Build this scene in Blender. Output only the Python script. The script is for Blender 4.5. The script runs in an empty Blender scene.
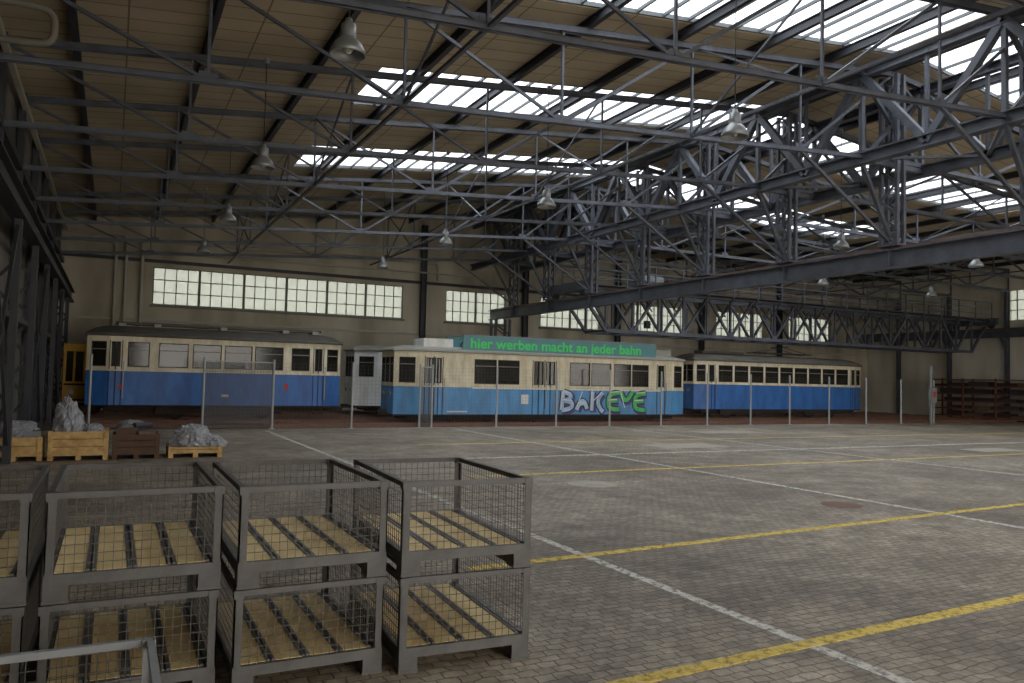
import bpy, math, random
from mathutils import Vector, Matrix, noise
random.seed(7)
S=bpy.context.scene
COL=S.collection

# ------------------------------------------------------------------ materials
def lin(c):
    r=[]
    for v in c:
        v=v/255.0
        r.append(v/12.92 if v<=0.04045 else ((v+0.055)/1.055)**2.4)
    return (r[0],r[1],r[2],1.0)

def mat(name,c,rough=0.6,metal=0.0,var=0.0,vscale=3.0,bump=0.0,bscale=30.0,c2=None,streak=False):
    m=bpy.data.materials.new(name); m.use_nodes=True
    nt=m.node_tree; b=nt.nodes['Principled BSDF']
    b.inputs['Roughness'].default_value=rough
    b.inputs['Metallic'].default_value=metal
    b.inputs['Base Color'].default_value=lin(c)
    if var>0 or c2:
        tc=nt.nodes.new('ShaderNodeTexCoord')
        n=nt.nodes.new('ShaderNodeTexNoise'); n.inputs['Scale'].default_value=vscale
        n.inputs['Detail'].default_value=8; n.inputs['Roughness'].default_value=0.68
        if streak:
            mp=nt.nodes.new('ShaderNodeMapping'); mp.inputs['Scale'].default_value=(1.6,1.6,0.5)
            nt.links.new(tc.outputs['Object'],mp.inputs['Vector']); nt.links.new(mp.outputs[0],n.inputs['Vector'])
        else: nt.links.new(tc.outputs['Object'],n.inputs['Vector'])
        rp=nt.nodes.new('ShaderNodeValToRGB')
        lc=lin(c)
        if c2: d=lin(c2)
        else: d=tuple(v*(1-var) for v in lc[:3])+(1,)
        rp.color_ramp.elements[0].position=0.35; rp.color_ramp.elements[0].color=d
        rp.color_ramp.elements[1].position=0.62; rp.color_ramp.elements[1].color=lc
        nt.links.new(n.outputs['Fac'],rp.inputs['Fac'])
        nt.links.new(rp.outputs['Color'],b.inputs['Base Color'])
    if bump>0:
        tc=nt.nodes.new('ShaderNodeTexCoord')
        n=nt.nodes.new('ShaderNodeTexNoise'); n.inputs['Scale'].default_value=bscale
        nt.links.new(tc.outputs['Object'],n.inputs['Vector'])
        bp=nt.nodes.new('ShaderNodeBump'); bp.inputs['Strength'].default_value=bump
        bp.inputs['Distance'].default_value=0.02
        nt.links.new(n.outputs['Fac'],bp.inputs['Height'])
        nt.links.new(bp.outputs['Normal'],b.inputs['Normal'])
    return m

def glass_mat(name,tint,trans,gcol=(30,32,34),rough=0.12):
    m=bpy.data.materials.new(name); m.use_nodes=True
    nt=m.node_tree; b=nt.nodes['Principled BSDF']
    b.inputs['Base Color'].default_value=lin(gcol); b.inputs['Roughness'].default_value=rough
    t=nt.nodes.new('ShaderNodeBsdfTransparent'); t.inputs['Color'].default_value=lin(tint)
    mx=nt.nodes.new('ShaderNodeMixShader'); mx.inputs['Fac'].default_value=trans
    nt.links.new(b.outputs[0],mx.inputs[1]); nt.links.new(t.outputs[0],mx.inputs[2])
    nt.links.new(mx.outputs[0],nt.nodes['Material Output'].inputs['Surface'])
    return m

STEEL=mat('steel_paint_bluegrey',(80,84,94),0.55,0.0,0.45,1.5,c2=(56,57,62))
STEELD=mat('steel_dark',(46,47,52),0.6,0.0,0.3,2)
CAGE=mat('cage_steel',(90,88,85),0.55,0.0,0.3,4,c2=(66,63,60))
CAGEL=mat('cage_steel_light',(150,153,155),0.5,0.0,0.2,4)
WIRE=mat('cage_wire',(74,69,62),0.5,0.1)
BOARD=mat('cage_boards',(242,216,156),0.7,0,0.25,5,c2=(218,186,124))
STRIP=mat('cage_floor_strip',(96,95,93),0.5,0.1)
BLUE_OLD=mat('tram_blue_old',(40,108,186),0.45,0,0.2,1.4,c2=(34,80,140),streak=True)
BLUE_MID=mat('tram_blue_light',(80,156,216),0.45,0,0.2,1.2,c2=(70,124,170),streak=True)
CREAM=mat('tram_cream',(238,226,194),0.5,0,0.15,1.7,c2=(198,182,144),streak=True)
WHITE=mat('tram_white',(236,236,230),0.45,0,0.15,1.5,c2=(206,203,192),streak=True)
TROOF=mat('tram_roof_grey',(82,77,68),0.75,0,0.35,1.5)
TROOFL=mat('tram_roof_light',(150,148,136),0.6,0,0.25,1.5)
BLACK=mat('black_rubber',(22,22,24),0.7)
UNDER=mat('underframe',(44,35,30),0.85,0,0.4,3)
TGLASS=glass_mat('tram_glass',(205,200,185),0.45,(42,38,33),0.1)
SEAT=mat('seat_brown',(140,90,50),0.7)
TINT=mat('tram_interior',(196,156,98),0.7)
YEL=mat('yellow_paint',(232,168,30),0.5,0,0.2,3)
WOOD=mat('crate_wood',(214,176,110),0.75,0,0.3,6,c2=(170,128,72))
WOODD=mat('crate_wood_dark',(90,64,46),0.8,0,0.3,6)
RACK=mat('rack_red_brown',(116,66,46),0.75,0,0.3,4)
RUST=mat('rail_rust',(116,80,62),0.6,0.1,0.3,5)
BALL=mat('track_bed',(88,70,56),0.9,0,0.4,0.8,bump=0.5,bscale=12)
PIPE=mat('pipe_grey',(176,171,154),0.5,0.0,0.15,2)
LAMPM=mat('lamp_aluminium',(140,142,140),0.4,0.5)
BULB=mat('lamp_bulb_glass',(200,200,195),0.2)
GREEN=mat('graffiti_green',(80,205,95),0.5,0,0.2,3,c2=(50,165,90))
GWHITE=mat('graffiti_paleblue',(190,214,232),0.5,0,0.2,3,c2=(130,165,205))
GPURP=mat('graffiti_shadow_blue',(66,62,128),0.5)
GBLACK=mat('graffiti_black',(30,32,56),0.5)
TEAL=mat('advert_board_teal',(84,138,142),0.5,0,0.2,1)
ADGREEN=mat('advert_green',(60,225,100),0.5)
GREY=mat('cabinet_grey',(125,128,128),0.5)
RED=mat('red_paint',(170,40,35),0.5)
GLAZ=glass_mat('skylight_glass',(228,234,242),0.8,(190,196,200),0.5)
GLAZW=glass_mat('window_frosted_glass',(235,240,235),0.3,(215,218,210),0.5)
GBAR=mat('glazing_bar',(80,84,86),0.6)
WFR=mat('window_frame',(110,112,104),0.6)

PLAST=bpy.data.materials.new('plastic_film'); PLAST.use_nodes=True
nt=PLAST.node_tree; b=nt.nodes['Principled BSDF']; b.inputs['Base Color'].default_value=lin((158,160,164)); b.inputs['Roughness'].default_value=0.2
t=nt.nodes.new('ShaderNodeBsdfTransparent'); mx=nt.nodes.new('ShaderNodeMixShader'); mx.inputs['Fac'].default_value=0.2
nt.links.new(b.outputs[0],mx.inputs[1]); nt.links.new(t.outputs[0],mx.inputs[2]); nt.links.new(mx.outputs[0],nt.nodes['Material Output'].inputs['Surface'])

def wall_mat(name,c,c2,low=None):
    m=bpy.data.materials.new(name); m.use_nodes=True
    nt=m.node_tree; b=nt.nodes['Principled BSDF']; b.inputs['Roughness'].default_value=0.85
    tc=nt.nodes.new('ShaderNodeTexCoord')
    mp=nt.nodes.new('ShaderNodeMapping'); mp.inputs['Scale'].default_value=(1,1,0.35)
    nt.links.new(tc.outputs['Object'],mp.inputs['Vector'])
    n=nt.nodes.new('ShaderNodeTexNoise'); n.inputs['Scale'].default_value=0.6; n.inputs['Detail'].default_value=8
    nt.links.new(mp.outputs[0],n.inputs['Vector'])
    rp=nt.nodes.new('ShaderNodeValToRGB')
    rp.color_ramp.elements[0].position=0.32; rp.color_ramp.elements[0].color=lin(c2)
    rp.color_ramp.elements[1].position=0.62; rp.color_ramp.elements[1].color=lin(c)
    nt.links.new(n.outputs['Fac'],rp.inputs['Fac']); nt.links.new(rp.outputs[0],b.inputs['Base Color'])
    return m
WALLM=wall_mat('plaster_beige',(200,190,166),(150,141,120))
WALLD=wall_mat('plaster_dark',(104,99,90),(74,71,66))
WALLR=wall_mat('plaster_light',(218,213,196),(180,173,154))

CEIL=bpy.data.materials.new('ceiling_boards'); CEIL.use_nodes=True
nt=CEIL.node_tree; b=nt.nodes['Principled BSDF']; b.inputs['Roughness'].default_value=0.9
tc=nt.nodes.new('ShaderNodeTexCoord'); br=nt.nodes.new('ShaderNodeTexBrick')
nt.links.new(tc.outputs['Object'],br.inputs['Vector'])
br.inputs['Color1'].default_value=lin((194,177,148)); br.inputs['Color2'].default_value=lin((182,166,138)); br.inputs['Mortar'].default_value=lin((122,109,88))
br.inputs['Scale'].default_value=1.0; br.inputs['Mortar Size'].default_value=0.02
br.inputs['Brick Width'].default_value=2.62; br.inputs['Row Height'].default_value=0.62; br.offset=0.0
n1=nt.nodes.new('ShaderNodeTexNoise'); n1.inputs['Scale'].default_value=0.5; n1.inputs['Detail'].default_value=7
nt.links.new(tc.outputs['Object'],n1.inputs['Vector'])
rp=nt.nodes.new('ShaderNodeValToRGB'); rp.color_ramp.elements[0].position=0.3; rp.color_ramp.elements[0].color=(0.72,0.7,0.68,1); rp.color_ramp.elements[1].position=0.65; rp.color_ramp.elements[1].color=(1,1,1,1)
nt.links.new(n1.outputs['Fac'],rp.inputs['Fac'])
mu=nt.nodes.new('ShaderNodeMixRGB'); mu.blend_type='MULTIPLY'; mu.inputs['Fac'].default_value=1
nt.links.new(br.outputs['Color'],mu.inputs[1]); nt.links.new(rp.outputs[0],mu.inputs[2]); nt.links.new(mu.outputs[0],b.inputs['Base Color'])

FLOORM=bpy.data.materials.new('stone_setts'); FLOORM.use_nodes=True
nt=FLOORM.node_tree; b=nt.nodes['Principled BSDF']; b.inputs['Roughness'].default_value=0.6
tc=nt.nodes.new('ShaderNodeTexCoord'); br=nt.nodes.new('ShaderNodeTexBrick')
nd=nt.nodes.new('ShaderNodeTexNoise'); nd.inputs['Scale'].default_value=4
nt.links.new(tc.outputs['Object'],nd.inputs['Vector'])
vm=nt.nodes.new('ShaderNodeMixRGB'); vm.blend_type='ADD'; vm.inputs['Fac'].default_value=0.09
nt.links.new(tc.outputs['Object'],vm.inputs[1]); nt.links.new(nd.outputs['Color'],vm.inputs[2])
nt.links.new(vm.outputs[0],br.inputs['Vector'])
br.inputs['Color1'].default_value=lin((170,159,142)); br.inputs['Color2'].default_value=lin((136,127,112)); br.inputs['Mortar'].default_value=lin((100,92,80))
br.inputs['Scale'].default_value=1.0; br.inputs['Mortar Size'].default_value=0.009; br.inputs['Mortar Smooth'].default_value=0.7
br.inputs['Brick Width'].default_value=0.15; br.inputs['Row Height'].default_value=0.10; br.inputs['Bias'].default_value=-0.1
def stain(scale,p0,p1,c0,c1,det=9):
    n1=nt.nodes.new('ShaderNodeTexNoise'); n1.inputs['Scale'].default_value=scale; n1.inputs['Detail'].default_value=det; n1.inputs['Roughness'].default_value=0.7
    nt.links.new(tc.outputs['Object'],n1.inputs['Vector'])
    rp=nt.nodes.new('ShaderNodeValToRGB'); rp.color_ramp.elements[0].position=p0; rp.color_ramp.elements[0].color=c0
    rp.color_ramp.elements[1].position=p1; rp.color_ramp.elements[1].color=c1
    nt.links.new(n1.outputs['Fac'],rp.inputs['Fac']); return rp.outputs[0]
def mul(a,b2):
    mu=nt.nodes.new('ShaderNodeMixRGB'); mu.blend_type='MULTIPLY'; mu.inputs['Fac'].default_value=1
    nt.links.new(a,mu.inputs[1]); nt.links.new(b2,mu.inputs[2]); return mu.outputs[0]
s1=stain(0.22,0.38,0.6,(0.55,0.52,0.48,1),(1.12,1.1,1.06,1)); s2=stain(1.3,0.38,0.62,(0.6,0.57,0.54,1),(1.14,1.12,1.1,1)); s3=stain(14,0.32,0.68,(0.62,0.61,0.6,1),(1.25,1.24,1.22,1),5)
s4=stain(0.8,0.30,0.37,(0.5,0.47,0.45,1),(1,1,1,1),6)
nt.links.new(mul(mul(mul(mul(br.outputs['Color'],s1),s2),s3),s4),b.inputs['Base Color'])
bp=nt.nodes.new('ShaderNodeBump'); bp.inputs['Strength'].default_value=0.6; bp.inputs['Distance'].default_value=0.015; bp.invert=True
nt.links.new(br.outputs['Fac'],bp.inputs['Height']); nt.links.new(bp.outputs[0],b.inputs['Normal'])

def paint(name,c,wear):
    m=bpy.data.materials.new(name); m.use_nodes=True
    nt=m.node_tree; b=nt.nodes['Principled BSDF']; b.inputs['Roughness'].default_value=0.7; b.inputs['Base Color'].default_value=lin(c)
    tc=nt.nodes.new('ShaderNodeTexCoord'); n=nt.nodes.new('ShaderNodeTexNoise'); n.inputs['Scale'].default_value=11; n.inputs['Detail'].default_value=8; n.inputs['Roughness'].default_value=0.7
    nt.links.new(tc.outputs['Object'],n.inputs['Vector'])
    rp=nt.nodes.new('ShaderNodeValToRGB'); rp.color_ramp.elements[0].position=wear-0.08; rp.color_ramp.elements[0].color=(0.1,0.1,0.1,1)
    rp.color_ramp.elements[1].position=wear+0.08; rp.color_ramp.elements[1].color=(0.82,0.82,0.82,1)
    nt.links.new(n.outputs['Fac'],rp.inputs['Fac'])
    t=nt.nodes.new('ShaderNodeBsdfTransparent'); mx=nt.nodes.new('ShaderNodeMixShader')
    nt.links.new(rp.outputs[0],mx.inputs['Fac']); nt.links.new(t.outputs[0],mx.inputs[1]); nt.links.new(b.outputs[0],mx.inputs[2])
    nt.links.new(mx.outputs[0],nt.nodes['Material Output'].inputs['Surface'])
    return m
PWHITE=paint('worn_white_paint',(215,210,198),0.46)
PYEL=paint('worn_yellow_paint',(224,194,88),0.44)
PATCH=mat('concrete_patch',(174,164,146),0.8,0,0.25,3)

# ------------------------------------------------------------------ mesh builder
class MB:
    def __init__(s): s.v=[];s.f=[];s.m=[];s.mats=[];s.sm=[]
    def mi(s,m):
        if m not in s.mats: s.mats.append(m)
        return s.mats.index(m)
    def add(s,vs,fs,m,smooth=False):
        o=len(s.v); s.v+= [tuple(v) for v in vs]; k=s.mi(m)
        for f in fs: s.f.append(tuple(i+o for i in f)); s.m.append(k); s.sm.append(smooth)
    def box(s,x0,x1,y0,y1,z0,z1,m):
        s.add([(x0,y0,z0),(x1,y0,z0),(x1,y1,z0),(x0,y1,z0),(x0,y0,z1),(x1,y0,z1),(x1,y1,z1),(x0,y1,z1)],
              [(0,3,2,1),(4,5,6,7),(0,1,5,4),(1,2,6,5),(2,3,7,6),(3,0,4,7)],m)
    def beam(s,p,q,w,h,m,up=(0,0,1)):
        p=Vector(p);q=Vector(q);d=(q-p)
        if d.length<1e-6: return
        d.normalize();u=Vector(up)
        if abs(d.dot(u))>0.98: u=Vector((0,1,0)) if abs(d.y)<0.9 else Vector((1,0,0))
        r=d.cross(u).normalized();u=r.cross(d).normalized()
        r=r*w/2;u=u*h/2
        vs=[p-r-u,p+r-u,p+r+u,p-r+u,q-r-u,q+r-u,q+r+u,q-r+u]
        s.add(vs,[(0,1,2,3),(7,6,5,4),(0,4,5,1),(1,5,6,2),(2,6,7,3),(3,7,4,0)],m)
    def ibeam(s,p,q,w,h,m,t=0.02,up=(0,0,1)):
        p=Vector(p);q=Vector(q);d=(q-p).normalized();u=Vector(up)
        if abs(d.dot(u))>0.98: u=Vector((1,0,0))
        r=d.cross(u).normalized();u=r.cross(d).normalized()
        s.beam(p+u*(h/2-t/2),q+u*(h/2-t/2),w,t,m,u)
        s.beam(p-u*(h/2-t/2),q-u*(h/2-t/2),w,t,m,u)
        s.beam(p,q,t,h-2*t,m,u)
    def cyl(s,p,q,r,m,n=10,r2=None,caps=True):
        p=Vector(p);q=Vector(q);d=(q-p).normalized();u=Vector((0,0,1))
        if abs(d.dot(u))>0.95: u=Vector((1,0,0))
        a=d.cross(u).normalized();b=d.cross(a).normalized();r2=r if r2 is None else r2
        vs=[]
        for i in range(n):
            t=2*math.pi*i/n; e=a*math.cos(t)+b*math.sin(t)
            vs.append(p+e*r)
        for i in range(n):
            t=2*math.pi*i/n; e=a*math.cos(t)+b*math.sin(t)
            vs.append(q+e*r2)
        s.add(vs,[(i,(i+1)%n,n+(i+1)%n,n+i) for i in range(n)],m,True)
        if caps:
            s.add(vs,[tuple(range(n))[::-1],tuple(range(n,2*n))],m)
    def lathe(s,c,prof,m,n=20):
        vs=[]
        for r,z in prof:
            for i in range(n):
                t=2*math.pi*i/n; vs.append((c[0]+r*math.cos(t),c[1]+r*math.sin(t),c[2]+z))
        fs=[]
        for j in range(len(prof)-1):
            for i in range(n): fs.append((j*n+i,j*n+(i+1)%n,(j+1)*n+(i+1)%n,(j+1)*n+i))
        s.add(vs,fs,m,True)
    def mesh(s,name):
        me=bpy.data.meshes.new(name); me.from_pydata(s.v,[],s.f)
        for m in s.mats: me.materials.append(m)
        me.polygons.foreach_set('material_index',s.m); me.polygons.foreach_set('use_smooth',s.sm); me.update()
        return me
    def obj(s,name,loc=(0,0,0)):
        o=bpy.data.objects.new(name,s.mesh(name)); o.location=loc; COL.objects.link(o); return o
def inst(o,name,loc,rz=0):
    c=bpy.data.objects.new(name,o.data); c.location=loc; c.rotation_euler=(0,0,rz); COL.objects.link(c); return c

# ------------------------------------------------------------------ hall dims
XL,XR,YB,YF=-2.4,53.0,42.0,-9.0
XG=20.0
def roof(x):
    if x<=XG: return 9.1+0.107*(x+2.2)
    r=9.1+0.107*(XG+2.2)
    if x<=31: return r-0.107*(x-XG)
    return r-0.107*11

# floor
f=MB(); f.box(XL-0.3,XR+0.3,YF-0.3,28.7,-0.3,0,FLOORM); f.box(XL-0.3,XR+0.3,28.7,YB+0.3,-0.3,0,BALL); f.obj('floor')
def line(name,p,q,w,m,z=0.004):
    b=MB(); b.beam((p[0],p[1],z/2+0.0003),(q[0],q[1],z/2+0.0003),w,z,m); b.obj(name)
for x in (4.9,11.9,19.2): line('floor_marking',(x,-4),(x-0.1,27.5),0.12,PWHITE)
line('floor_marking',(2.9,4.3),(40,5.9),0.13,PYEL,0.007)
line('floor_marking',(3.4,7.5),(40,9.7),0.12,PYEL,0.007)
line('floor_marking',(6.5,14.4),(40,14.6),0.12,PYEL,0.007)
line('floor_marking',(8.0,21.5),(40,21.6),0.12,PYEL,0.007)
line('floor_marking',(4.9,17.6),(40,17.7),0.1,PWHITE,0.007)
def disc(x,y,r,m,ring=True):
    b=MB(); b.cyl((x,y,0.0005),(x,y,0.006),r,m,28)
    if ring: b.lathe((x,y,0.006),[(r,0),(r,0.003),(r-0.05,0.003),(r-0.05,0)],STEELD,28)
    b.obj('manhole_cover')
disc(8.3,12.7,0.48,PATCH,False); disc(11.0,9.2,0.33,RUST,False)
line('floor_patch',(15,19.5),(17.4,19.5),1.4,PATCH); line('floor_patch',(25,15.8),(27,15.8),0.9,PATCH); line('floor_patch',(21,24.5),(24,24.5),1.2,PATCH)

# ceiling
bands=[-4.7,3.3,11.3,19.3,27.3]; BW=3.2
def slab(b,x0,x1,y0,y1,m,t=0.15,dz=0.0):
    xs=[x0]+[k for k in (XG,31.0) if x0<k<x1]+[x1]
    for a,c in zip(xs[:-1],xs[1:]):
        za,zc=roof(a)+dz,roof(c)+dz
        b.add([(a,y0,za),(c,y0,zc),(c,y1,zc),(a,y1,za),(a,y0,za+t),(c,y0,zc+t),(c,y1,zc+t),(a,y1,za+t)],
              [(0,3,2,1),(4,5,6,7),(0,1,5,4),(1,2,6,5),(2,3,7,6),(3,0,4,7)],m)
c=MB(); y=YF-0.3
for yb in bands:
    slab(c,XL-0.3,XR+0.3,y,yb,CEIL)
    slab(c,XL-0.3,5.9,yb,yb+BW,CEIL); slab(c,XG-0.5,XG+0.5,yb,yb+BW,CEIL); slab(c,37,XR+0.3,yb,yb+BW,CEIL)
    y=yb+BW
slab(c,XL-0.3,XR+0.3,y,YB+0.3,CEIL)
c.obj('ceiling')
for i,yb in enumerate(bands):
    for j,(x0,x1) in enumerate(((5.9,XG-0.5),(XG+0.5,37))):
        g=MB(); slab(g,x0,x1,yb,yb+BW,GLAZ,0.02,0.1)
        x=x0
        while x<=x1+0.01:
            z=roof(x)+0.07; g.beam((x,yb,z),(x,yb+BW,z),0.055,0.08,GBAR); x+=(x1-x0)/18
        for yy in (yb+0.04,yb+BW-0.04):
            xs=[x0]+[k for k in (31.0,) if x0<k<x1]+[x1]
            for a,d in zip(xs[:-1],xs[1:]): g.beam((a,yy,roof(a)+0.07),(d,yy,roof(d)+0.07),0.06,0.1,GBAR)
        g.obj('skylight_%d'%(i*2+j+1))
p=MB()
x=-1.0
while x<XR-1:
    p.ibeam((x,YF,roof(x)-0.13),(x,YB,roof(x)-0.13),0.13,0.24,STEELD,0.025); x+=2.62
p.obj('roof_purlins')

# walls
ZW0,ZW1=5.2,7.05
backw=[(1.6,14.5,6),(17.1,21,2),(23.4,27.8,2),(30.5,35,2),(37.5,42,2),(44.5,49,2)]
def gable(b,x0,x1,y0,y1,z0,m):
    xs=[x0]+[k for k in (XG,31.0) if x0<k<x1]+[x1]
    for a,c2 in zip(xs[:-1],xs[1:]):
        za,zc=roof(a)+0.1,roof(c2)+0.1
        b.add([(a,y0,z0),(c2,y0,z0),(c2,y1,z0),(a,y1,z0),(a,y0,za),(c2,y0,zc),(c2,y1,zc),(a,y1,za)],
              [(0,3,2,1),(4,5,6,7),(0,1,5,4),(1,2,6,5),(2,3,7,6),(3,0,4,7)],m)
w=MB(); w.box(XL-0.3,XR+0.3,YB,YB+0.3,0,ZW0,WALLM)
x=XL-0.3
for a,c2,n in backw: w.box(x,a,YB,YB+0.3,ZW0,ZW1,WALLM); x=c2
w.box(x,XR+0.3,YB,YB+0.3,ZW0,ZW1,WALLM); gable(w,XL-0.3,XR+0.3,YB,YB+0.3,ZW1,WALLM)
w.obj('wall_back')
k=1
for a,c2,n in backw:
    g=MB(); g.box(a,c2,YB+0.08,YB+0.1,ZW0,ZW1,GLAZW)
    wd=(c2-a)/n
    for i in range(n+1): g.box(a+i*wd-0.06,a+i*wd+0.06,YB+0.02,YB+0.14,ZW0,ZW1,WFR)
    for i in range(n*4):
        if i%4: xx=a+i*wd/4; g.box(xx-0.022,xx+0.022,YB+0.05,YB+0.12,ZW0,ZW1,WFR)
    for i in range(4):
        zz=ZW0+i*(ZW1-ZW0)/3; t=0.05 if i in(0,3) else 0.022; g.box(a,c2,YB+0.05,YB+0.12,zz-t,zz+t,WFR)
    g.box(a-0.1,c2+0.1,YB-0.12,YB+0.05,ZW0-0.12,ZW0-0.02,WFR)
    g.obj('window_%d'%k); k+=1
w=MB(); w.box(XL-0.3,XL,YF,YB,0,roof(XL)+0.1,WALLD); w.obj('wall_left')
w=MB(); zr0,zr1=6.6,8.6
w.box(XR,XR+0.3,YF,YB,0,zr0,WALLR); w.box(XR,XR+0.3,YF,YB,zr1,roof(XR)+0.1,WALLR)
rw=[(-4,2),(5,11),(14,19),(22,31)]; y=YF
for a,c2 in rw: w.box(XR,XR+0.3,y,a,zr0,zr1,WALLR); y=c2
w.box(XR,XR+0.3,y,YB,zr0,zr1,WALLR); w.obj('wall_right')
for a,c2 in rw:
    g=MB(); g.box(XR+0.08,XR+0.1,a,c2,zr0,zr1,GLAZW)
    n=int((c2-a)/0.5)
    for i in range(n+1): yy=a+i*(c2-a)/n; g.box(XR+0.03,XR+0.13,yy-0.025,yy+0.025,zr0,zr1,WFR)
    for i in range(4): zz=zr0+i*(zr1-zr0)/3; g.box(XR+0.03,XR+0.13,a,c2,zz-0.025,zz+0.025,WFR)
    g.obj('window_%d'%k); k+=1
# front wall (behind the camera): unseen open gateways, added to let in fill light
w=MB(); fw=[(2,12),(20,30),(38,48)]; ZG=5.6
x=XL-0.3
for a,c2 in fw: w.box(x,a,YF-0.3,YF,0,ZG,WALLM); x=c2
w.box(x,XR+0.3,YF-0.3,YF,0,ZG,WALLM); gable(w,XL-0.3,XR+0.3,YF-0.3,YF,ZG,WALLM)
for i,(a,c2) in enumerate(fw):
    for xx in (a-0.06,c2+0.06): w.box(xx-0.06,xx+0.06,YF+0.0,YF+0.08,0,ZG+0.12,STEELD)
    w.box(a,c2,YF+0.0,YF+0.08,ZG,ZG+0.12,STEELD)
w.obj('wall_front')

# ------------------------------------------------------------------ roof trusses
TY=[-5,-1,3,7,11,15,19,23,27,31,35,39]
def low(x):
    if x<=XG: return 7.0+(x-XL)*(1.6/(XG-XL))
    return 8.6
t=MB()
def doub(p,q,w,h,m,t=t):
    p=Vector(p);q=Vector(q)
    for s in(-1,1): t.beam(p+Vector((0,s*w*0.42,0)),q+Vector((0,s*w*0.42,0)),w*0.16,h,m)
    t.beam(p+Vector((0,0,h/2)),q+Vector((0,0,h/2)),w,0.02,m)
NP=6
xs=[XL+0.05]+[XL+(XG-XL)*i/NP for i in range(1,NP+1)]
topz=lambda x: roof(x)-0.33
for a,c2 in zip(xs[:-1],xs[1:]):
    doub((a,0,topz(a)),(c2,0,topz(c2)),0.16,0.13,STEEL); doub((a,0,low(a)),(c2,0,low(c2)),0.13,0.1,STEEL)
for i,xx in enumerate(xs):
    t.beam((xx,0,low(xx)),(xx,0,topz(xx)),0.055,0.055,STEEL)
    if i<len(xs)-1:
        x2=xs[i+1]
        if i<3: t.beam((xx,0,topz(xx)),(x2,0,low(x2)),0.055,0.065,STEEL)
        else: t.beam((xx,0,low(xx)),(x2,0,topz(x2)),0.06,0.07,STEEL)
    t.box(xx-0.16,xx+0.16,-0.01,0.01,low(xx)-0.05,low(xx)+0.17,STEEL)
NR=8
xs=[XG+(XR-0.05-XG)*i/NR for i in range(NR+1)]
for a,c2 in zip(xs[:-1],xs[1:]):
    doub((a,0,topz(a)),(c2,0,topz(c2)),0.18,0.14,STEEL); doub((a,0,low(a)),(c2,0,low(c2)),0.16,0.12,STEEL)
for i,xx in enumerate(xs):
    if i: t.beam((xx,0,low(xx)),(xx,0,topz(xx)),0.07,0.07,STEEL)
    if i<len(xs)-1:
        x2=xs[i+1]
        if i%2: t.beam((xx,0,low(xx)),(x2,0,topz(x2)),0.08,0.08,STEEL)
        else: t.beam((xx,0,topz(xx)),(x2,0,low(x2)),0.08,0.08,STEEL)
    t.box(xx-0.2,xx+0.2,-0.01,0.01,low(xx)-0.05,low(xx)+0.2,STEEL)
tr=t.obj('roof_truss',(0,TY[0],0))
for y in TY[1:]: inst(tr,'roof_truss',(0,y,0))
g=MB()
for xx in (5.07,12.5,32.4,44.7):
    g.beam((xx,YF+0.05,low(xx)),(xx,YB-0.05,low(xx)),0.07,0.07,STEEL)
    for a,c2 in zip(TY[:-1],TY[1:]):
        if (TY.index(a))%2==0:
            g.beam((xx,a,low(xx)),(xx,c2,topz(xx)),0.045,0.045,STEEL); g.beam((xx,c2,low(xx)),(xx,a,topz(xx)),0.045,0.045,STEEL)
g.obj('roof_bracing')

# ------------------------------------------------------------------ central lattice girder
g=MB()
xa,xb=XG-1.3,XG+1.3; zl=8.45
for xx in (xa,xb):
    g.ibeam((xx,YF+0.05,zl),(xx,YB-0.05,zl),0.3,0.34,STEEL,0.04)
    g.ibeam((xx,YF+0.05,roof(xx)-0.45),(xx,YB-0.05,roof(xx)-0.45),0.24,0.26,STEEL,0.03)
for i,(a,c2) in enumerate(zip(TY[:-1],TY[1:])):
    m=(a+c2)/2
    for xx in (xa,xb):
        zt=roof(xx)-0.45
        g.beam((xx,a,zt),(xx,m,zl),0.2,0.2,STEEL); g.beam((xx,m,zl),(xx,c2,zt),0.2,0.2,STEEL)
        g.beam((xx,m,zl),(xx,m,zt),0.09,0.09,STEEL)
    g.beam((xa,a,zl),(xb,m,zl),0.09,0.07,STEEL); g.beam((xb,m,zl),(xa,c2,zl),0.09,0.07,STEEL)
for y in TY:
    z1=roof(XG)-0.4; z0=6.06
    for s in(-0.26,0.26):
        for q in (-0.14,0.14): g.box(XG+q-0.05,XG+q+0.05,y+s-0.05,y+s+0.05,z0,z1,STEEL)
    z=z0;k2=0
    while z<z1-0.45:
        s=0.26 if k2%2 else -0.26
        for q in (-0.17,0.17): g.beam((XG+q,y+s,z),(XG+q,y-s,z+0.45),0.03,0.07,STEEL)
        z+=0.45;k2+=1
    g.box(XG-0.2,XG+0.2,y-0.32,y+0.32,z0,z0+0.06,STEEL)
    for xx in (xa,xb): g.beam((xx,y,zl),(xx,y,roof(xx)-0.45),0.12,0.12,STEEL)
    g.beam((xa,y,zl),(xb,y,roof(xb)-0.5),0.1,0.1,STEEL); g.beam((xb,y,zl),(xa,y,roof(xa)-0.5),0.1,0.1,STEEL)
    g.beam((xa,y,zl),(xb,y,zl),0.14,0.14,STEEL)
    g.beam((xa,y,zl-0.1),(XG-0.1,y,6.3),0.1,0.1,STEEL)
    g.beam((XG-3.73,y,low(XG-3.73)),(XG-0.15,y,6.2),0.08,0.08,STEEL)
g.obj('lattice_girder')
b=MB()
b.ibeam((XG,YF+0.05,5.7),(XG,YB-0.05,5.7),0.34,0.55,STEEL,0.035); b.box(XG-0.04,XG+0.04,YF+0.05,YB-0.05,5.975,6.05,RUST)
for y in TY: b.box(XG-0.16,XG+0.16,y-0.02,y+0.02,5.46,5.94,STEEL)
b.obj('crane_runway_beam')
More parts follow.
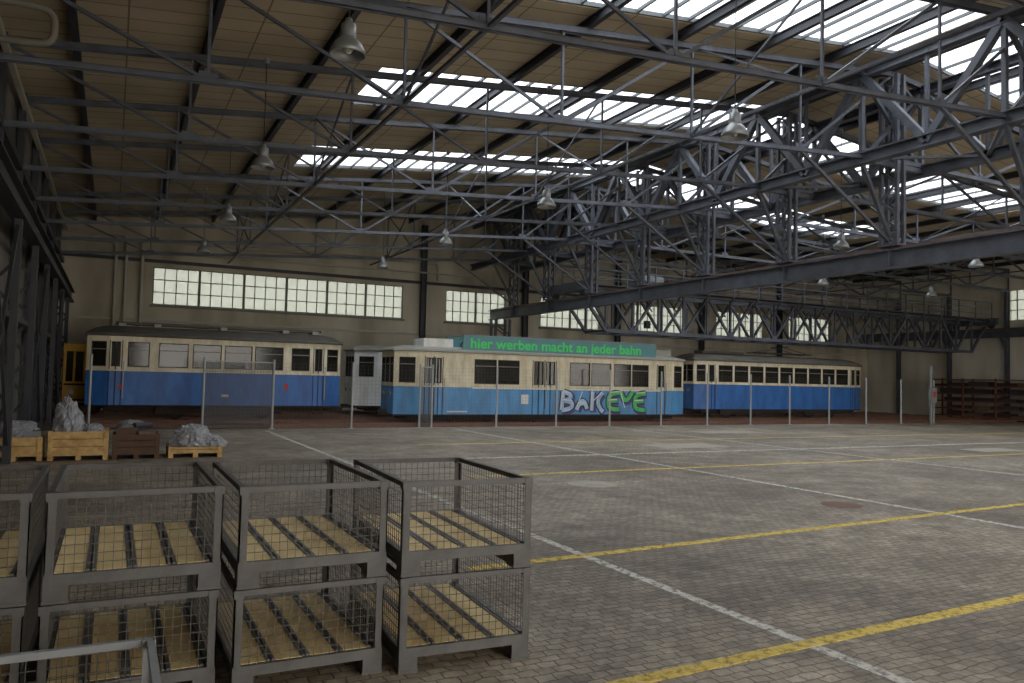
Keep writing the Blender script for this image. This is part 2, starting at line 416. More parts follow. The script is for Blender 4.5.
b=MB(); b.ibeam((XR-0.7,YF+0.05,5.7),(XR-0.7,YB-0.05,5.7),0.34,0.55,STEEL,0.035); b.box(XR-0.74,XR-0.66,YF+0.05,YB-0.05,5.975,6.05,RUST)
for y in TY:
    b.ibeam((XR-0.25,y,0),(XR-0.25,y,8.5),0.2,0.3,STEEL,0.025); b.beam((XR-0.3,y,5.2),(XR-0.9,y,5.4),0.2,0.12,STEEL)
    b.beam((XR-0.3,y,4.4),(XR-0.8,y,5.3),0.1,0.1,STEEL)
b.obj('crane_runway_beam.001')
b=MB(); b.ibeam((XL+0.55,YF+0.05,5.3),(XL+0.55,YB-0.05,5.3),0.3,0.5,STEELD,0.035); b.box(XL+0.51,XL+0.59,YF+0.05,YB-0.05,5.55,5.61,RUST)
for i,y in enumerate(TY):
    for xx in (XL+0.12,XL+0.55):
        b.box(xx-0.07,xx+0.07,y-0.12,y+0.12,0,5.1 if xx>XL+0.3 else 8.9,STEELD)
    z=0.2;k2=0
    while z<4.7:
        p0,p1=(XL+0.12,XL+0.55) if k2%2 else (XL+0.55,XL+0.12)
        b.beam((p0,y,z),(p1,y,z+0.5),0.05,0.07,STEELD); z+=0.5;k2+=1
    if i<len(TY)-1 and i%2:
        y2=TY[i+1]
        b.beam((XL+0.55,y,0.3),(XL+0.55,y2,5.0),0.06,0.08,STEELD); b.beam((XL+0.55,y2,0.3),(XL+0.55,y,5.0),0.06,0.08,STEELD)
b.box(XL+0.05,XL+0.5,YF+0.05,YB-0.05,3.0,3.12,STEELD)
b.box(XL+0.02,XL+0.2,YF+0.05,YB-0.05,6.9,7.1,STEELD)
b.beam((XL+0.2,YF+0.05,8.5),(XL+0.2,YB-0.05,8.5),0.12,0.12,PIPE)
b.obj('crane_runway_beam.002')

# ------------------------------------------------------------------ overhead crane
c=MB(); cx0,cx1=XG+0.0,XR-0.7
zb,zt=4.45,6.55
ya,yb2=32.1,33.9
for yy in (ya,yb2):
    c.beam((cx0+1.6,yy,zb),(cx1-1.6,yy,zb),0.18,0.18,STEEL); c.beam((cx0+0.2,yy,zt),(cx1-0.2,yy,zt),0.2,0.2,STEEL)
    c.beam((cx0+0.2,yy,zt-0.4),(cx0+1.6,yy,zb),0.14,0.14,STEEL); c.beam((cx1-0.2,yy,zt-0.4),(cx1-1.6,yy,zb),0.14,0.14,STEEL)
    n=18; x0=cx0+1.6; st=(cx1-cx0-3.2)/n
    for i in range(n+1):
        xx=x0+i*st; c.beam((xx,yy,zb),(xx,yy,zt),0.1,0.1,STEEL)
        if i<n:
            if i%2: c.beam((xx,yy,zb),(xx+st,yy,zt),0.12,0.12,STEEL)
            else: c.beam((xx,yy,zt),(xx+st,yy,zb),0.12,0.12,STEEL)
    yo=yy-0.75 if yy<33 else yy+0.75
    c.box(cx0+0.5,cx1-0.5,min(yy,yo),max(yy,yo),zt+0.02,zt+0.08,STEELD)
    for i in range(n+1):
        xx=cx0+0.6+i*(cx1-cx0-1.2)/n
        c.box(xx-0.03,xx+0.03,yo-0.03,yo+0.03,zt,zt+1.15,STEEL)
        c.beam((xx,yo,zt),(xx,yy,zt-0.8),0.06,0.06,STEEL)
    for zz in (zt+0.4,zt+0.78,zt+1.15): c.box(cx0+0.6,cx1-0.6,yo-0.025,yo+0.025,zz-0.025,zz+0.025,STEEL)
for i in range(19):
    xx=cx0+1.6+i*st; c.beam((xx,ya,zb),(xx,yb2,zb),0.07,0.07,STEEL)
    if i<18: c.beam((xx,ya,zb),(xx+st,yb2,zb),0.05,0.05,STEEL)
for xx in (cx0,cx1):
    c.box(xx-0.16,xx+0.16,31.35,34.6,6.3,6.75,STEEL)
    for yy in (31.75,34.2): c.cyl((xx-0.06,yy,6.28),(xx+0.06,yy,6.28),0.23,STEELD,16)
c.box(cx0+3.5,cx0+6.0,31.9,34.1,6.66,6.85,STEELD); c.cyl((cx0+4.2,32.7,7.2),(cx0+5.4,32.7,7.2),0.3,GREY,14); c.box(cx0+4.0,cx0+4.6,33.0,33.7,6.85,7.5,GREY)
c.cyl((cx0+4.8,33.0,5.1),(cx0+4.8,33.0,6.7),0.02,BLACK,6); c.box(cx0+4.65,cx0+4.95,32.9,33.1,4.75,5.15,STEELD)
c.obj('overhead_crane')

# ------------------------------------------------------------------ tram builder
def tram(name,L,W,loc,z0,zc,zw0,zw1,zt,zr,wins,doors,t,e,body,top,roofm,transom=True,skirt=None,band=None,extra=None):
    b=MB()
    O=[(t,0),(L-t,0),(L,e),(L,W-e),(L-t,W),(t,W),(0,W-e),(0,e)]
    def wall(p0,p1,ops,drs):
        p0=Vector((p0[0],p0[1],0));p1=Vector((p1[0],p1[1],0));d=p1-p0;LL=d.length;d.normalize();n=Vector((d.y,-d.x,0))
        def eb(a,c,za,zb_,o0,o1,m):
            vs=[]
            for z in (za,zb_):
                for s,o in ((a,o0),(c,o0),(c,o1),(a,o1)):
                    v=p0+d*s+n*o; vs.append((v.x,v.y,z))
            b.add(vs,[(0,1,2,3),(7,6,5,4),(0,4,5,1),(1,5,6,2),(2,6,7,3),(3,7,4,0)],m)
        T=-0.06
        eb(0,LL,z0,zc,T,0,body); eb(0,LL,zc,zw0,T,0,top); eb(0,LL,zw1,zt,T,0,top)
        eb(0,LL,zc-0.03,zc+0.03,0,0.02,band or top)
        eb(0,LL,z0,z0+0.06,0,0.02,UNDER)
        allo=sorted(ops+drs); x=0
        for a,c in allo: eb(x,a,zw0,zw1,T,0,top); x=c
        eb(x,LL,zw0,zw1,T,0,top)
        for a,c in ops+drs:
            eb(a,c,zw0,zw1,-0.05,-0.035,TGLASS)
            for (u0,u1,v0,v1) in ((a,a+0.035,zw0,zw1),(c-0.035,c,zw0,zw1),(a,c,zw0,zw0+0.035),(a,c,zw1-0.035,zw1)): eb(u0,u1,v0,v1,-0.04,0.008,BLACK)
            if transom and (a,c) in ops: eb(a,c,zw1-0.3,zw1-0.27,-0.04,-0.005,GREY)
        for a,c in drs:
            for u in (a-0.07,c+0.04): eb(u,u+0.03,z0,zw1+0.05,0,0.012,BLACK)
            eb((a+c)/2-0.02,(a+c)/2+0.02,z0+0.05,zw1,-0.03,0.012,BLACK)
            eb(c+0.1,c+0.13,z0+0.3,zw0+0.2,0.03,0.05,LAMPM)
            eb(a-0.05,c+0.05,z0-0.25,z0-0.2,-0.05,0.22,UNDER)
    seg=math.hypot(t,e)
    wall(O[0],O[1],[(a-t,c-t) for a,c in wins if a>=t and c<=L-t],[(a-t,c-t) for a,c in doors if a>=t and c<=L-t])
    wall(O[4],O[5],[(L-t-c,L-t-a) for a,c in wins if a>=t and c<=L-t],[])
    for i in (1,3,5,7):
        p0,p1=O[i],O[(i+1)%8]; wall(p0,p1,[(seg*0.2,seg*0.85)],[])
    for i in (2,6):
        w=W-2*e; wall(O[i],O[i+1],[(0.06,w*0.33-0.03),(w*0.33+0.03,w*0.67-0.03),(w*0.67+0.03,w-0.06)] if w>1.3 else [(0.08,w-0.08)],[])
    b.add([(x,y,z0+0.05) for x,y in O]+[(x,y,z0+0.15) for x,y in O],[tuple(range(8)),tuple(range(15,7,-1))],UNDER)
    x=t+0.6
    while x<L-t-0.6:
        for yy in (0.25,W-1.05):
            b.box(x,x+0.4,yy,yy+0.8,z0+0.15,z0+0.6,SEAT); b.box(x,x+0.07,yy,yy+0.8,z0+0.6,zw0+0.15,SEAT)
        x+=1.15
    b.box(t,t+0.05,0.1,W-0.1,z0+0.1,zw1,TINT); b.box(L-t-0.05,L-t,0.1,W*0.4,z0+0.1,zt,TINT)
    b.add([(x*0.99+L*0.005,y*0.98+W*0.01,zt-0.03) for x,y in O],[tuple(range(8))],TINT)
    h=zr-zt; rings=[]
    cx,cy=L/2,W/2
    for s,dz in ((0.06,0),(0.09,0.03),(0.07,0.10),(-0.06,h*0.45),(-0.3,h*0.75),(-0.65,h*0.95),(-1.0,h)):
        r=[]
        for x,y in O:
            dx,dy=x-cx,y-cy
            ny=cy+math.copysign(max(abs(dy)+s,0.05),dy); nx=cx+math.copysign(abs(dx)+s*0.9,dx); r.append((nx,ny,zt+dz))
        rings.append(r)
    vs=[v for r in rings for v in r]; fs=[]
    for j in range(len(rings)-1):
        for i in range(8): fs.append((j*8+i,j*8+(i+1)%8,(j+1)*8+(i+1)%8,(j+1)*8+i))
    b.add(vs,fs,roofm); b.add(rings[-1],[tuple(range(8))],roofm)
    b.box(0.6,L-0.6,0.35,W-0.35,z0-0.18,z0+0.04,UNDER)
    def wheelset(x):
        for yy in (W/2-0.76,W/2+0.66): b.cyl((x,yy,0.45),(x,yy+0.1,0.45),0.33,UNDER,20); b.cyl((x,yy-0.02,0.45),(x,yy+0.12,0.45),0.1,RUST,10)
        b.cyl((x,W/2-0.7,0.45),(x,W/2+0.7,0.45),0.06,UNDER,8)
    if L>12: ws=[2.4,4.2,L-4.2,L-2.4]
    else: ws=[L/2-1.6,L/2+1.6]
    for x in ws: wheelset(x)
    for yy in (W/2-1.0,W/2+0.92):
        b.box(min(ws)-0.7,(ws[1] if L>12 else max(ws))+0.7,yy,yy+0.08,0.35,0.6,UNDER)
        if L>12: b.box(ws[2]-0.7,ws[3]+0.7,yy,yy+0.08,0.35,0.6,UNDER)
    for x0,x1 in ((-0.35,0.4),(L-0.4,L+0.35)): b.box(x0,x1,W/2-0.1,W/2+0.1,0.42,0.6,UNDER)
    for x in (-0.06,L): 
        for yy in (W/2-0.5,W/2+0.36): b.cyl((x,yy+0.07,zc-0.35),(x+0.06,yy+0.07,zc-0.35),0.09,LAMPM,12)
    if extra: extra(b)
    return b.obj(name,loc)

def ex_left(b):
    b.box(0.9,8.6,0.75,1.35,3.68,3.78,TROOF)
    for x in (1.0,2.2,4.6,7.0,8.2): b.box(x,x+0.25,0.6,1.5,3.6,3.72,TROOFL)
    b.cyl((1.15,0,1.35),(1.15,-0.02,1.35),0.09,RED,14); b.box(7.0,7.15,-0.012,0.0,1.3,1.55,RED); b.box(4.65,4.9,-0.012,0,1.0,1.1,CREAM)
tl=tram('tram',9.3,2.15,(-0.84,32.0,0),0.62,1.95,2.08,3.0,3.2,3.62,
   [(1.34,2.07),(2.38,3.41),(3.56,4.6),(4.71,5.74),(5.84,6.94),(7.26,7.99)],[(0.8,1.1),(8.2,8.5)],0.75,0.22,BLUE_OLD,CREAM,TROOF,extra=ex_left)
def ex_mid(b):
    b.box(2.9,12.8,0.12,0.18,3.08,3.72,TEAL); b.box(2.85,12.85,0.11,0.19,3.72,3.76,GREY); b.box(2.85,12.85,0.11,0.19,3.04,3.08,GREY)
    b.box(2.9,12.8,2.0,2.06,3.08,3.72,TEAL)
    for x in (3,5.5,8,10.5,12.7): b.beam((x,0.2,3.1),(x,0.7,3.4),0.04,0.04,STEELD); b.beam((x,0.2,3.6),(x,0.7,3.25),0.04,0.04,STEELD)
    b.box(1.3,2.6,0.5,1.7,3.2,3.55,WHITE); b.box(13.1,14.0,0.5,1.7,3.2,3.5,TROOFL)
    b.box(5.6,5.95,-0.012,0,0.9,1.3,WHITE); b.box(2.2,3.1,-0.012,0,0.55,0.6,WHITE)
    b.box(3.3,13.0,-0.012,0,1.52,1.58,WHITE)
tm=tram('tram',14.6,2.2,(10.0,29.5,0),0.4,1.6,1.72,2.75,2.98,3.25,
   [(3.38,4.4),(4.46,5.49),(8.0,9.07),(9.13,10.2),(10.35,11.3),(11.36,12.3)],[(1.25,1.55),(1.62,1.92),(6.2,6.68),(6.78,7.25),(12.85,13.2)],0.95,0.3,BLUE_MID,CREAM,TROOFL,extra=ex_mid)
wr=[(1.5+i*1.12,1.5+i*1.12+0.98) for i in range(9)]
def ex_right(b):
    for yy in (0.5,1.6): b.beam((5,yy,3.75),(9,yy,3.75),0.05,0.05,STEELD)
    for x in (5,9): b.beam((x,0.5,3.75),(x,1.6,3.75),0.05,0.05,STEELD)
    for x in (5.4,8.6):
        b.beam((x,0.6,3.8),(7.0,0.8,4.1),0.03,0.03,STEELD); b.beam((x,1.5,3.8),(7.0,1.3,4.1),0.03,0.03,STEELD)
    b.beam((7.0,0.4,4.12),(7.0,1.7,4.12),0.05,0.05,STEELD)
    b.box(1,4,0.7,1.4,3.6,3.74,TROOF)
trr=tram('tram',12.8,2.15,(27.3,32.0,0),0.55,1.95,2.05,2.95,3.15,3.6,wr,[(0.85,1.2),(11.75,12.0)],0.75,0.22,BLUE_OLD,CREAM,TROOF,extra=ex_right)
tw=tram('tram',18.6,2.2,(10.0,35.2,0),0.5,1.65,1.9,2.85,3.1,3.4,[(1.3+i*1.5,2.5+i*1.5) for i in range(11)],[],1.0,0.35,WHITE,WHITE,TROOFL)

def text(par,s,size,loc,m,name,off=0.0,sx=1.0,ext=0.003,shear=0.0):
    cu=bpy.data.curves.new(name,'FONT'); cu.body=s; cu.size=size; cu.extrude=ext; cu.offset=off; cu.shear=shear
    cu.materials.append(m); o=bpy.data.objects.new(name,cu); COL.objects.link(o)
    o.parent=par; o.location=loc; o.rotation_euler=(math.pi/2,0,0); o.scale=(sx,1,1); return o
text(tm,'hier werben macht an jeder bahn',0.58,(3.2,0.11,3.22),ADGREEN,'advert_lettering',0.012,1.12)
G={'B':[[(0,0),(0.03,0.9)],[(0.03,0.9),(0.5,0.8),(0.45,0.52),(0.08,0.47)],[(0.1,0.47),(0.62,0.42),(0.55,0.05),(0,0)]],
 'A':[[(0,-0.05),(0.3,0.85),(0.62,0.0)],[(0.1,0.28),(0.55,0.3)]],
 'K':[[(0.02,0),(0.0,0.95)],[(0.6,0.9),(0.08,0.42),(0.7,-0.05)]],
 'E':[[(0.65,0.88),(0.1,0.85),(-0.02,0.45),(0.12,0.02),(0.7,0.05)],[(0.02,0.46),(0.55,0.5)]],
 'V':[[(-0.05,0.9),(0.3,0.02),(0.68,0.92)]]}
def stroke(par,pts,r,depth,m,name,order=3):
    cu=bpy.data.curves.new(name,'CURVE'); cu.dimensions='3D'; cu.bevel_depth=r; cu.bevel_resolution=3; cu.use_fill_caps=True
    sp=cu.splines.new('NURBS'); sp.points.add(len(pts)-1); sp.use_endpoint_u=True; sp.order_u=min(order,len(pts))
    for q,(x,z) in zip(sp.points,pts): q.co=(x,0,z,1)
    cu.materials.append(m); o=bpy.data.objects.new(name,cu); COL.objects.link(o); o.parent=par
    o.location=(0,depth,0); o.scale=(1,0.02,1); return o
for ch,x,m,sc,hz in (('B',7.6,GWHITE,0.9,0.64),('A',8.38,GWHITE,0.86,0.7),('K',9.15,GWHITE,0.9,0.62),('E',10.02,GREEN,0.92,0.64),('V',10.72,GREEN,0.88,0.7),('E',11.48,GREEN,0.92,0.62)):
    for st_ in G[ch]:
        pts=[(x+px*sc+pz*0.06,hz+pz*sc) for px,pz in st_]
        stroke(tm,[(a+0.07,c2-0.07) for a,c2 in pts],0.18,-0.006,GPURP,'graffiti_shadow')
        stroke(tm,pts,0.16,-0.014,GBLACK,'graffiti_outline'); stroke(tm,pts,0.1,-0.022,m,'graffiti_fill')
        stroke(tm,[(a-0.03,c2+0.04) for a,c2 in pts[:2]],0.022,-0.027,WHITE,'graffiti_highlight')

# rails
b=MB()
for yc in (30.6,33.1,36.3,39.2):
    for s in (-0.72,0.72):
        x1=XR-2.2
        b.box(XL+0.8,x1,yc+s-0.035,yc+s+0.035,0.06,0.12,RUST); b.box(XL+0.8,x1,yc+s-0.01,yc+s+0.01,0.02,0.06,RUST); b.box(XL+0.8,x1,yc+s-0.06,yc+s+0.06,0.001,0.02,RUST)
b.obj('tram_rails')
b=MB()
for i in range(2):
    yy=28.85+i*0.2; b.box(3,50,yy-0.04,yy+0.04,0.005,0.14,RUST)
b.obj('stacked_rails')

# ------------------------------------------------------------------ fence
b=MB(); FY=28.4; FM=mat('fence_galvanised',(165,167,164),0.5,0.1); WM=mat('fence_wire',(85,86,86),0.5,0.1)
posts=[-0.6,2.8,5.1,7.95,10.6,11.1,13.9,16.7,19.4,22.2,24.9,27.6,30.2,33.0,35.8,38.6,41.4]
for x in posts:
    b.cyl((x,FY,0),(x,FY,2.45),0.04,FM,10); b.box(x-0.1,x+0.1,FY-0.1,FY+0.1,0,0.015,FM)
for a,c2 in zip(posts[1:-1],posts[2:]):
    dense=(a in(2.8,10.6))
    if dense: b.box(a,c2,FY-0.02,FY+0.02,2.32,2.36,FM)
    sp=0.05 if dense else 0.14; wt=0.0065 if dense else 0.0016
    n=int((c2-a)/sp)
    for i in range(1,n): x=a+i*(c2-a)/n; b.box(x-wt,x+wt,FY-wt,FY+wt,0.08,2.33,WM)
    n=int(2.25/sp)
    for i in range(n+1): z=0.08+i*2.25/n; b.box(a,c2,FY-wt,FY+wt,z-wt,z+wt,WM)
b.obj('chain_link_fence')

# ------------------------------------------------------------------ mesh pallet cages
def cage_mesh(fr,W=0.96,D=1.5,H=0.635):
    b=MB(); w=0.05
    for x in (0,W-0.13):
        for y in (0,D-0.13): b.box(x,x+0.13,y,y+0.13,0.0,0.1,fr); b.box(x-0.004,x+0.134,y-0.004,y+0.134,0,0.02,fr)
    b.box(0,W,0,0.04,0.1,0.165,fr); b.box(0,W,D-0.04,D,0.1,0.165,fr); b.box(0,0.04,0.04,D-0.04,0.1,0.165,fr); b.box(W-0.04,W,0.04,D-0.04,0.1,0.165,fr)
    for x in (0.03,W-0.11): b.box(x,x+0.08,0.13,D-0.13,0.03,0.06,fr)
    n=4; bw=(W-0.08)/n
    for i in range(n):
        x=0.04+i*bw; b.box(x+0.01,x+bw-0.05,0.04,D-0.04,0.14,0.168,BOARD); b.box(x+bw-0.045,x+bw-0.028,0.04,D-0.04,0.14,0.176,STRIP)
        b.box(x+bw-0.015,x+bw+0.003,0.04,D-0.04,0.14,0.176,STRIP)
        b.box(x+bw-0.028,x+bw-0.015,0.04,D-0.04,0.13,0.15,STRIP)
    for x,sx in ((0,1),(W,-1)):
        for y,sy in ((0,1),(D,-1)):
            x2=x+sx*w; y2=y+sy*w; tt=0.008
            b.box(min(x,x2),max(x,x2),min(y,y+sy*tt),max(y,y+sy*tt),0.165,H,fr); b.box(min(x,x+sx*tt),max(x,x+sx*tt),min(y,y2),max(y,y2),0.165,H,fr)
            b.box(min(x,x2)-0.006,max(x,x2)+0.006,min(y,y2)-0.006,max(y,y2)+0.006,H-0.05,H,fr)
    b.box(0.05,W-0.05,0,0.035,H-0.035,H,fr); b.box(0.05,W-0.05,D-0.035,D,H-0.035,H,fr)
    b.box(0,0.035,0.05,D-0.05,H-0.035,H,fr); b.box(W-0.035,W,0.05,D-0.05,H-0.035,H,fr)
    r=0.002; z0,z1=0.165,H-0.035
    for y in (0.018,D-0.018):
        k=int((W-0.1)/0.05)
        for i in range(1,k): x=0.05+i*(W-0.1)/k; b.box(x-r,x+r,y-r,y+r,z0,z1,WIRE)
        for i in range(1,8): z=z0+i*(z1-z0)/8; b.box(0.05,W-0.05,y-r,y+r,z-r,z+r,WIRE)
    for x in (0.018,W-0.018):
        k=int((D-0.1)/0.05)
        for i in range(1,k): y=0.05+i*(D-0.1)/k; b.box(x-r,x+r,y-r,y+r,z0,z1,WIRE)
        for i in range(1,8): z=z0+i*(z1-z0)/8; b.box(x-r,x+r,0.05,D-0.05,z-r,z+r,WIRE)
    return b
cg=cage_mesh(CAGE).obj('mesh_pallet_cage',(1.79,5.05,0)); cg.rotation_euler=(0,0,math.radians(-3))
H=0.642
inst(cg,'mesh_pallet_cage',(1.79,5.05,H),math.radians(-3))
for x,y,r in ((0.74,5.14,0),(-0.31,5.22,0),(-1.35,5.25,0)):
    inst(cg,'mesh_pallet_cage',(x,y,0),math.radians(r)); inst(cg,'mesh_pallet_cage',(x+0.01,y,H),math.radians(r))
cl=cage_mesh(CAGEL).obj('mesh_pallet_cage',(-0.71,2.93,0))

# ------------------------------------------------------------------ crates and plastic
def crate(b,x,y,w,d,h,m,pal=0.13):
    for xx in (x,x+w/2-0.05,x+w-0.1): b.box(xx,xx+0.1,y,y+d,0,pal-0.03,m)
    n=5
    for i in range(n): b.box(x,x+w,y+i*d/n+0.01,y+(i+1)*d/n-0.03,pal-0.03,pal,m)
    if h>0:
        k=max(2,int(h/0.13))
        for i in range(k):
            z0=pal+i*h/k; z1=pal+(i+1)*h/k-0.012
            b.box(x+0.02,x+w-0.02,y+0.02,y+0.045,z0,z1,m); b.box(x+0.02,x+w-0.02,y+d-0.045,y+d-0.02,z0,z1,m)
            b.box(x+0.02,x+0.045,y+0.045,y+d-0.045,z0,z1,m); b.box(x+w-0.045,x+w-0.02,y+0.045,y+d-0.045,z0,z1,m)
        for xx in (x,x+w-0.09): b.box(xx,xx+0.09,y,y+0.02,pal,pal+h,m); b.box(xx,xx+0.09,y+d-0.02,y+d,pal,pal+h,m)
        b.box(x+0.045,x+w-0.045,y+0.045,y+d-0.045,pal+h-0.06,pal+h-0.04,m)
def heap(b,cx,cy,z,rx,ry,h,seed,m=PLAST,px=0.0,pk=0.0):
    n,k=48,20; vs=[];fs=[]
    for j in range(k+1):
        a=j/k*math.pi/2
        for i in range(n):
            t=2*math.pi*i/n
            cr=math.cos(a)**(0.6+pk); q=Vector((math.cos(t)*cr*2.2,math.sin(t)*cr*2.2,math.sin(a)*2.5+seed*7))
            d=noise.noise(q)*0.35+abs(noise.noise(q*2.7))*0.4+noise.noise(q*7)*0.14
            s=1+d*0.6
            vs.append((cx+px*math.sin(a)+rx*math.cos(t)*cr*s,cy+ry*math.sin(t)*cr*s,z+h*math.sin(a)**1.2*(1+0.3*d)))
    for j in range(k):
        for i in range(n): fs.append((j*n+i,j*n+(i+1)%n,(j+1)*n+(i+1)%n,(j+1)*n+i))
    b.add(vs,fs,m,False)
b=MB(); crate(b,-1.75-0.55,19.4,1.05,1.0,0.38,WOOD); heap(b,-1.8,19.9,0.47,0.42,0.42,0.35,1); b.box(-1.6,-1.3,19.5,19.9,0.47,0.62,GREY); b.obj('wooden_crate')
b=MB(); crate(b,-1.15,19.35,1.15,1.0,0.5,WOOD); heap(b,-0.75,19.85,0.55,0.3,0.4,0.78,2,px=-0.12,pk=0.5); heap(b,-0.32,19.8,0.58,0.22,0.35,0.18,5); b.obj('wooden_crate')
b=MB(); crate(b,0.08,19.35,0.95,0.95,0.42,WOODD)
b.box(0.15,0.55,19.5,20.1,0.51,0.68,WOODD); b.box(0.6,0.95,19.45,19.9,0.51,0.6,RUST); b.cyl((0.5,19.6,0.72),(0.85,19.9,0.72),0.07,STEELD,12); heap(b,0.45,19.9,0.66,0.28,0.28,0.17,9,GREY); b.obj('wooden_crate')
b=MB(); crate(b,1.22,19.35,1.15,1.0,0.12,WOOD); heap(b,1.75,19.85,0.22,0.46,0.42,0.5,3,pk=0.1); heap(b,2.2,19.7,0.22,0.28,0.28,0.25,4); b.obj('wrapped_pallet')

# yellow rail vehicle at left rear
b=MB(); X,Y=-1.72,35.5
b.box(X,X+1.5,Y,Y+1.7,0.6,1.45,YEL); b.box(X+0.0,X+0.1,Y,Y+1.7,1.45,2.8,YEL); b.box(X+1.4,X+1.5,Y,Y+1.7,1.45,2.8,YEL)
b.box(X,X+1.5,Y-0.05,Y+1.75,2.65,2.95,YEL); b.box(X+0.1,X+1.4,Y+0.03,Y+0.06,1.45,2.65,TGLASS); b.box(X+0.34,X+0.42,Y,Y+0.05,1.45,2.65,YEL); b.box(X+0.7,X+0.78,Y,Y+0.05,1.45,2.65,YEL)
b.box(X+0.1,X+1.4,Y+1.6,Y+1.68,1.45,2.3,YEL); b.box(X+0.05,X+1.45,Y-0.02,Y,1.3,1.38,BLACK); b.box(X+0.05,X+1.45,Y-0.02,Y,0.7,0.75,BLACK)
b.box(X-0.02,X+1.6,Y+0.1,Y+1.6,0.4,0.62,BLACK)
for xx in (X+0.35,X+1.1):
    for yy in (Y+0.05,Y+1.5): b.cyl((xx,yy,0.45),(xx,yy+0.12,0.45),0.3,UNDER,18)
for xx in (0.3,1.1): b.cyl((X+xx,Y-0.04,1.05),(X+xx,Y,1.05),0.1,LAMPM,12)
b.obj('rail_service_vehicle')

# storage rack at right wall
b=MB(); x0,x1,y0,y1=XR-1.9,XR-0.7,22,35.2
y=y0
while y<=y1:
    for xx in (x0,x1-0.08): b.box(xx,xx+0.08,y-0.05,y+0.05,0,2.7,RACK)
    y+=2.2
for z in (0.15,0.65,1.15,1.65,2.15,2.6):
    b.box(x0,x1,y0,y1,z-0.04,z+0.04,RACK)
    if z<2.5:
        y=y0+0.1
        while y<y1-1: 
            l=random.uniform(0.8,2.0); hh=random.uniform(0.12,0.34); b.box(x0+0.1,x1-0.1,y,min(y+l,y1),z+0.04,z+0.04+hh,random.choice([UNDER,WOODD,UNDER,STEELD])); y+=l+0.1
b.obj('storage_rack')
b=MB(); b.cyl((40.0,27.6,0),(40.0,27.6,3.2),0.07,GREY,10); b.box(39.8,40.2,27.4,27.6,1.2,2.0,GREY); b.box(39.88,40.12,27.39,27.4,1.5,1.8,RED); b.obj('switch_post')
b=MB(); b.box(41,42,40.9,41.7,0,2.2,GREY); b.box(41.05,41.95,40.87,40.9,0.1,2.1,PIPE); b.box(41.9,41.92,40.85,40.87,1.0,1.2,BLACK); b.obj('electrical_cabinet')

def pipeobj(pts,r,m,name):
    cu=bpy.data.curves.new(name,'CURVE'); cu.dimensions='3D'; cu.bevel_depth=r; cu.bevel_resolution=3
    sp=cu.splines.new('POLY'); 
    P=[Vector(p) for p in pts]; out=[P[0]]
    for i in range(1,len(P)-1):
        a=(P[i-1]-P[i]).normalized();c=(P[i+1]-P[i]).normalized();R=min(0.3,(P[i-1]-P[i]).length*.4,(P[i+1]-P[i]).length*.4)
        for k in range(7):
            t=k/6; out.append((P[i]+a*R)*(1-t)**2+P[i]*2*t*(1-t)+(P[i]+c*R)*t*t)
    out.append(P[-1]); sp.points.add(len(out)-1)
    for q,o in zip(sp.points,out): q.co=(*o,1)
    cu.materials.append(m); ob=bpy.data.objects.new(name,cu); COL.objects.link(ob); return ob
yw=YB-0.2
pipeobj([(XL+0.3,yw,8.45),(0.4,yw,8.45),(0.4,yw,2.5)],0.08,PIPE,'wall_pipe')
pipeobj([(XL+0.3,yw,8.1),(-0.05,yw,8.1),(-0.05,yw,2.5)],0.07,PIPE,'wall_pipe')
pipeobj([(1.1,yw,2.5),(1.1,yw,8.3),(16.5,yw,8.5),(16.5,yw,7.5)],0.08,PIPE,'wall_pipe')
pipeobj([(1.1,yw-0.2,7.7),(18.5,yw-0.2,7.9)],0.05,PIPE,'wall_pipe')
PD=mat('pipe_dusty',(120,114,100),0.6,0,0.2,3)
pipeobj([(XL+0.05,15,8.0),(-1.1,15.0,8.0),(-1.1,15.0,7.4),(-2.1,15.2,7.4)],0.06,PD,'wall_pipe')
b=MB(); b.box(XL,30,YB-0.18,YB-0.001,7.25,7.4,STEELD); b.obj('trim_1')
b=MB(); b.box(XL,XR,YB-0.12,YB-0.001,4.35,4.45,PIPE); b.obj('trim_2')
for i,xx in enumerate((15.6,22.2,29,36,43.3)):
    b=MB(); b.ibeam((xx,YB-0.3,0),(xx,YB-0.3,roof(xx)-0.4),0.25,0.3,STEELD,0.03); b.obj('steel_column')
b=MB()
for dx in (-0.45,0.45):
    for dy in (-0.3,0.3): b.box(XG+dx-0.06,XG+dx+0.06,40.6+dy-0.06,40.6+dy+0.06,0,5.4,STEEL)
z=0.1;k2=0
while z<4.9:
    s=1 if k2%2 else -1
    for dy in (-0.3,0.3): b.beam((XG-0.45*s,40.6+dy,z),(XG+0.45*s,40.6+dy,z+0.55),0.04,0.07,STEEL)
    z+=0.55;k2+=1
b.obj('steel_column')

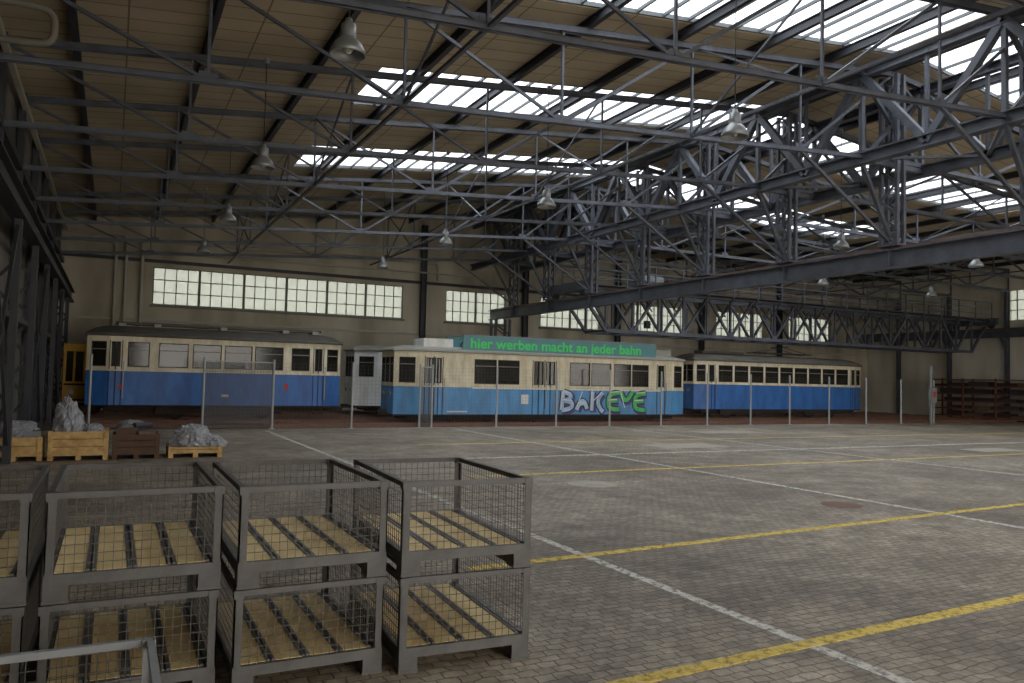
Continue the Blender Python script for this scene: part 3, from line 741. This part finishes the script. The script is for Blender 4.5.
# ------------------------------------------------------------------ pendant lamps
def lamp(x,y):
    b=MB(); zt=roof(x)-0.25-6.78
    b.lathe((0,0,0),[(0.0,0.56),(0.05,0.56),(0.06,0.5),(0.11,0.47),(0.12,0.3),(0.11,0.27),(0.14,0.24),(0.2,0.18),(0.255,0.08),(0.27,0.0),(0.255,0.0),(0.235,0.08),(0.18,0.17),(0.1,0.22),(0,0.22)],LAMPM,24)
    b.lathe((0,0,0),[(0,0.02),(0.05,0.04),(0.08,0.1),(0.06,0.17),(0.03,0.22)],BULB,14)
    b.cyl((0,0,0.55),(0,0,zt),0.012,BLACK,6); b.cyl((0,0,zt-0.12),(0,0,zt),0.06,LAMPM,10)
    b.obj('pendant_lamp',(x,y,6.78))
for x in (3.1,10.6,22.4,30.0,38):
    for y in (4.0,11.4,18.8,26.2,33.6): 
        if x>=22 and y in (33.6,): y=36.5
        lamp(x-0.15 if x==3.1 and y<20 else x,y)

# ------------------------------------------------------------------ light
W=bpy.data.worlds.new('overcast_sky'); S.world=W; W.use_nodes=True; nt=W.node_tree; bg=nt.nodes['Background']
tc=nt.nodes.new('ShaderNodeTexCoord'); sx=nt.nodes.new('ShaderNodeSeparateXYZ'); nt.links.new(tc.outputs['Generated'],sx.inputs[0])
rp=nt.nodes.new('ShaderNodeValToRGB'); rp.color_ramp.elements[0].position=0.0; rp.color_ramp.elements[0].color=(0.58,0.54,0.49,1)
rp.color_ramp.elements[1].position=0.9; rp.color_ramp.elements[1].color=(1.0,0.97,0.925,1)
nt.links.new(sx.outputs['Z'],rp.inputs['Fac']); nt.links.new(rp.outputs[0],bg.inputs['Color'])
bg.inputs['Strength'].default_value=6.0
def portal(loc,sx,sy,rot):
    l=bpy.data.lights.new('sky_portal','AREA'); l.shape='RECTANGLE'; l.size=sx; l.size_y=sy; l.cycles.is_portal=True
    o=bpy.data.objects.new('sky_portal',l); o.location=loc; o.rotation_euler=rot; COL.objects.link(o)
for yb in bands:
    for x0,x1 in ((5.9,XG-0.5),(XG+0.5,37)):
        xm=(x0+x1)/2; portal((xm,yb+BW/2,max(roof(x0),roof(x1),roof(xm))+0.3),x1-x0+0.6,BW+0.3,(0,0,0))
for a,c2,n in backw: portal(((a+c2)/2,YB+0.25,(ZW0+ZW1)/2),c2-a,ZW1-ZW0,(-math.pi/2,0,0))
for a,c2 in fw: portal(((a+c2)/2,YF-0.25,ZG/2),c2-a,ZG,(math.pi/2,0,0))
S.view_settings.view_transform='Standard'
S.view_settings.exposure=0.68
S.view_settings.gamma=1.13

# ------------------------------------------------------------------ camera
cam=bpy.data.cameras.new('camera'); co=bpy.data.objects.new('camera',cam); COL.objects.link(co)
cam.sensor_width=36; cam.lens=27.4; cam.clip_end=300
M=Matrix.Translation((0,0,2.0))@Matrix.Rotation(math.radians(-27.1),4,'Z')@Matrix.Rotation(math.radians(90+2.68),4,'X')@Matrix.Rotation(math.radians(1.35),4,'Z')
co.matrix_world=M
S.camera=co
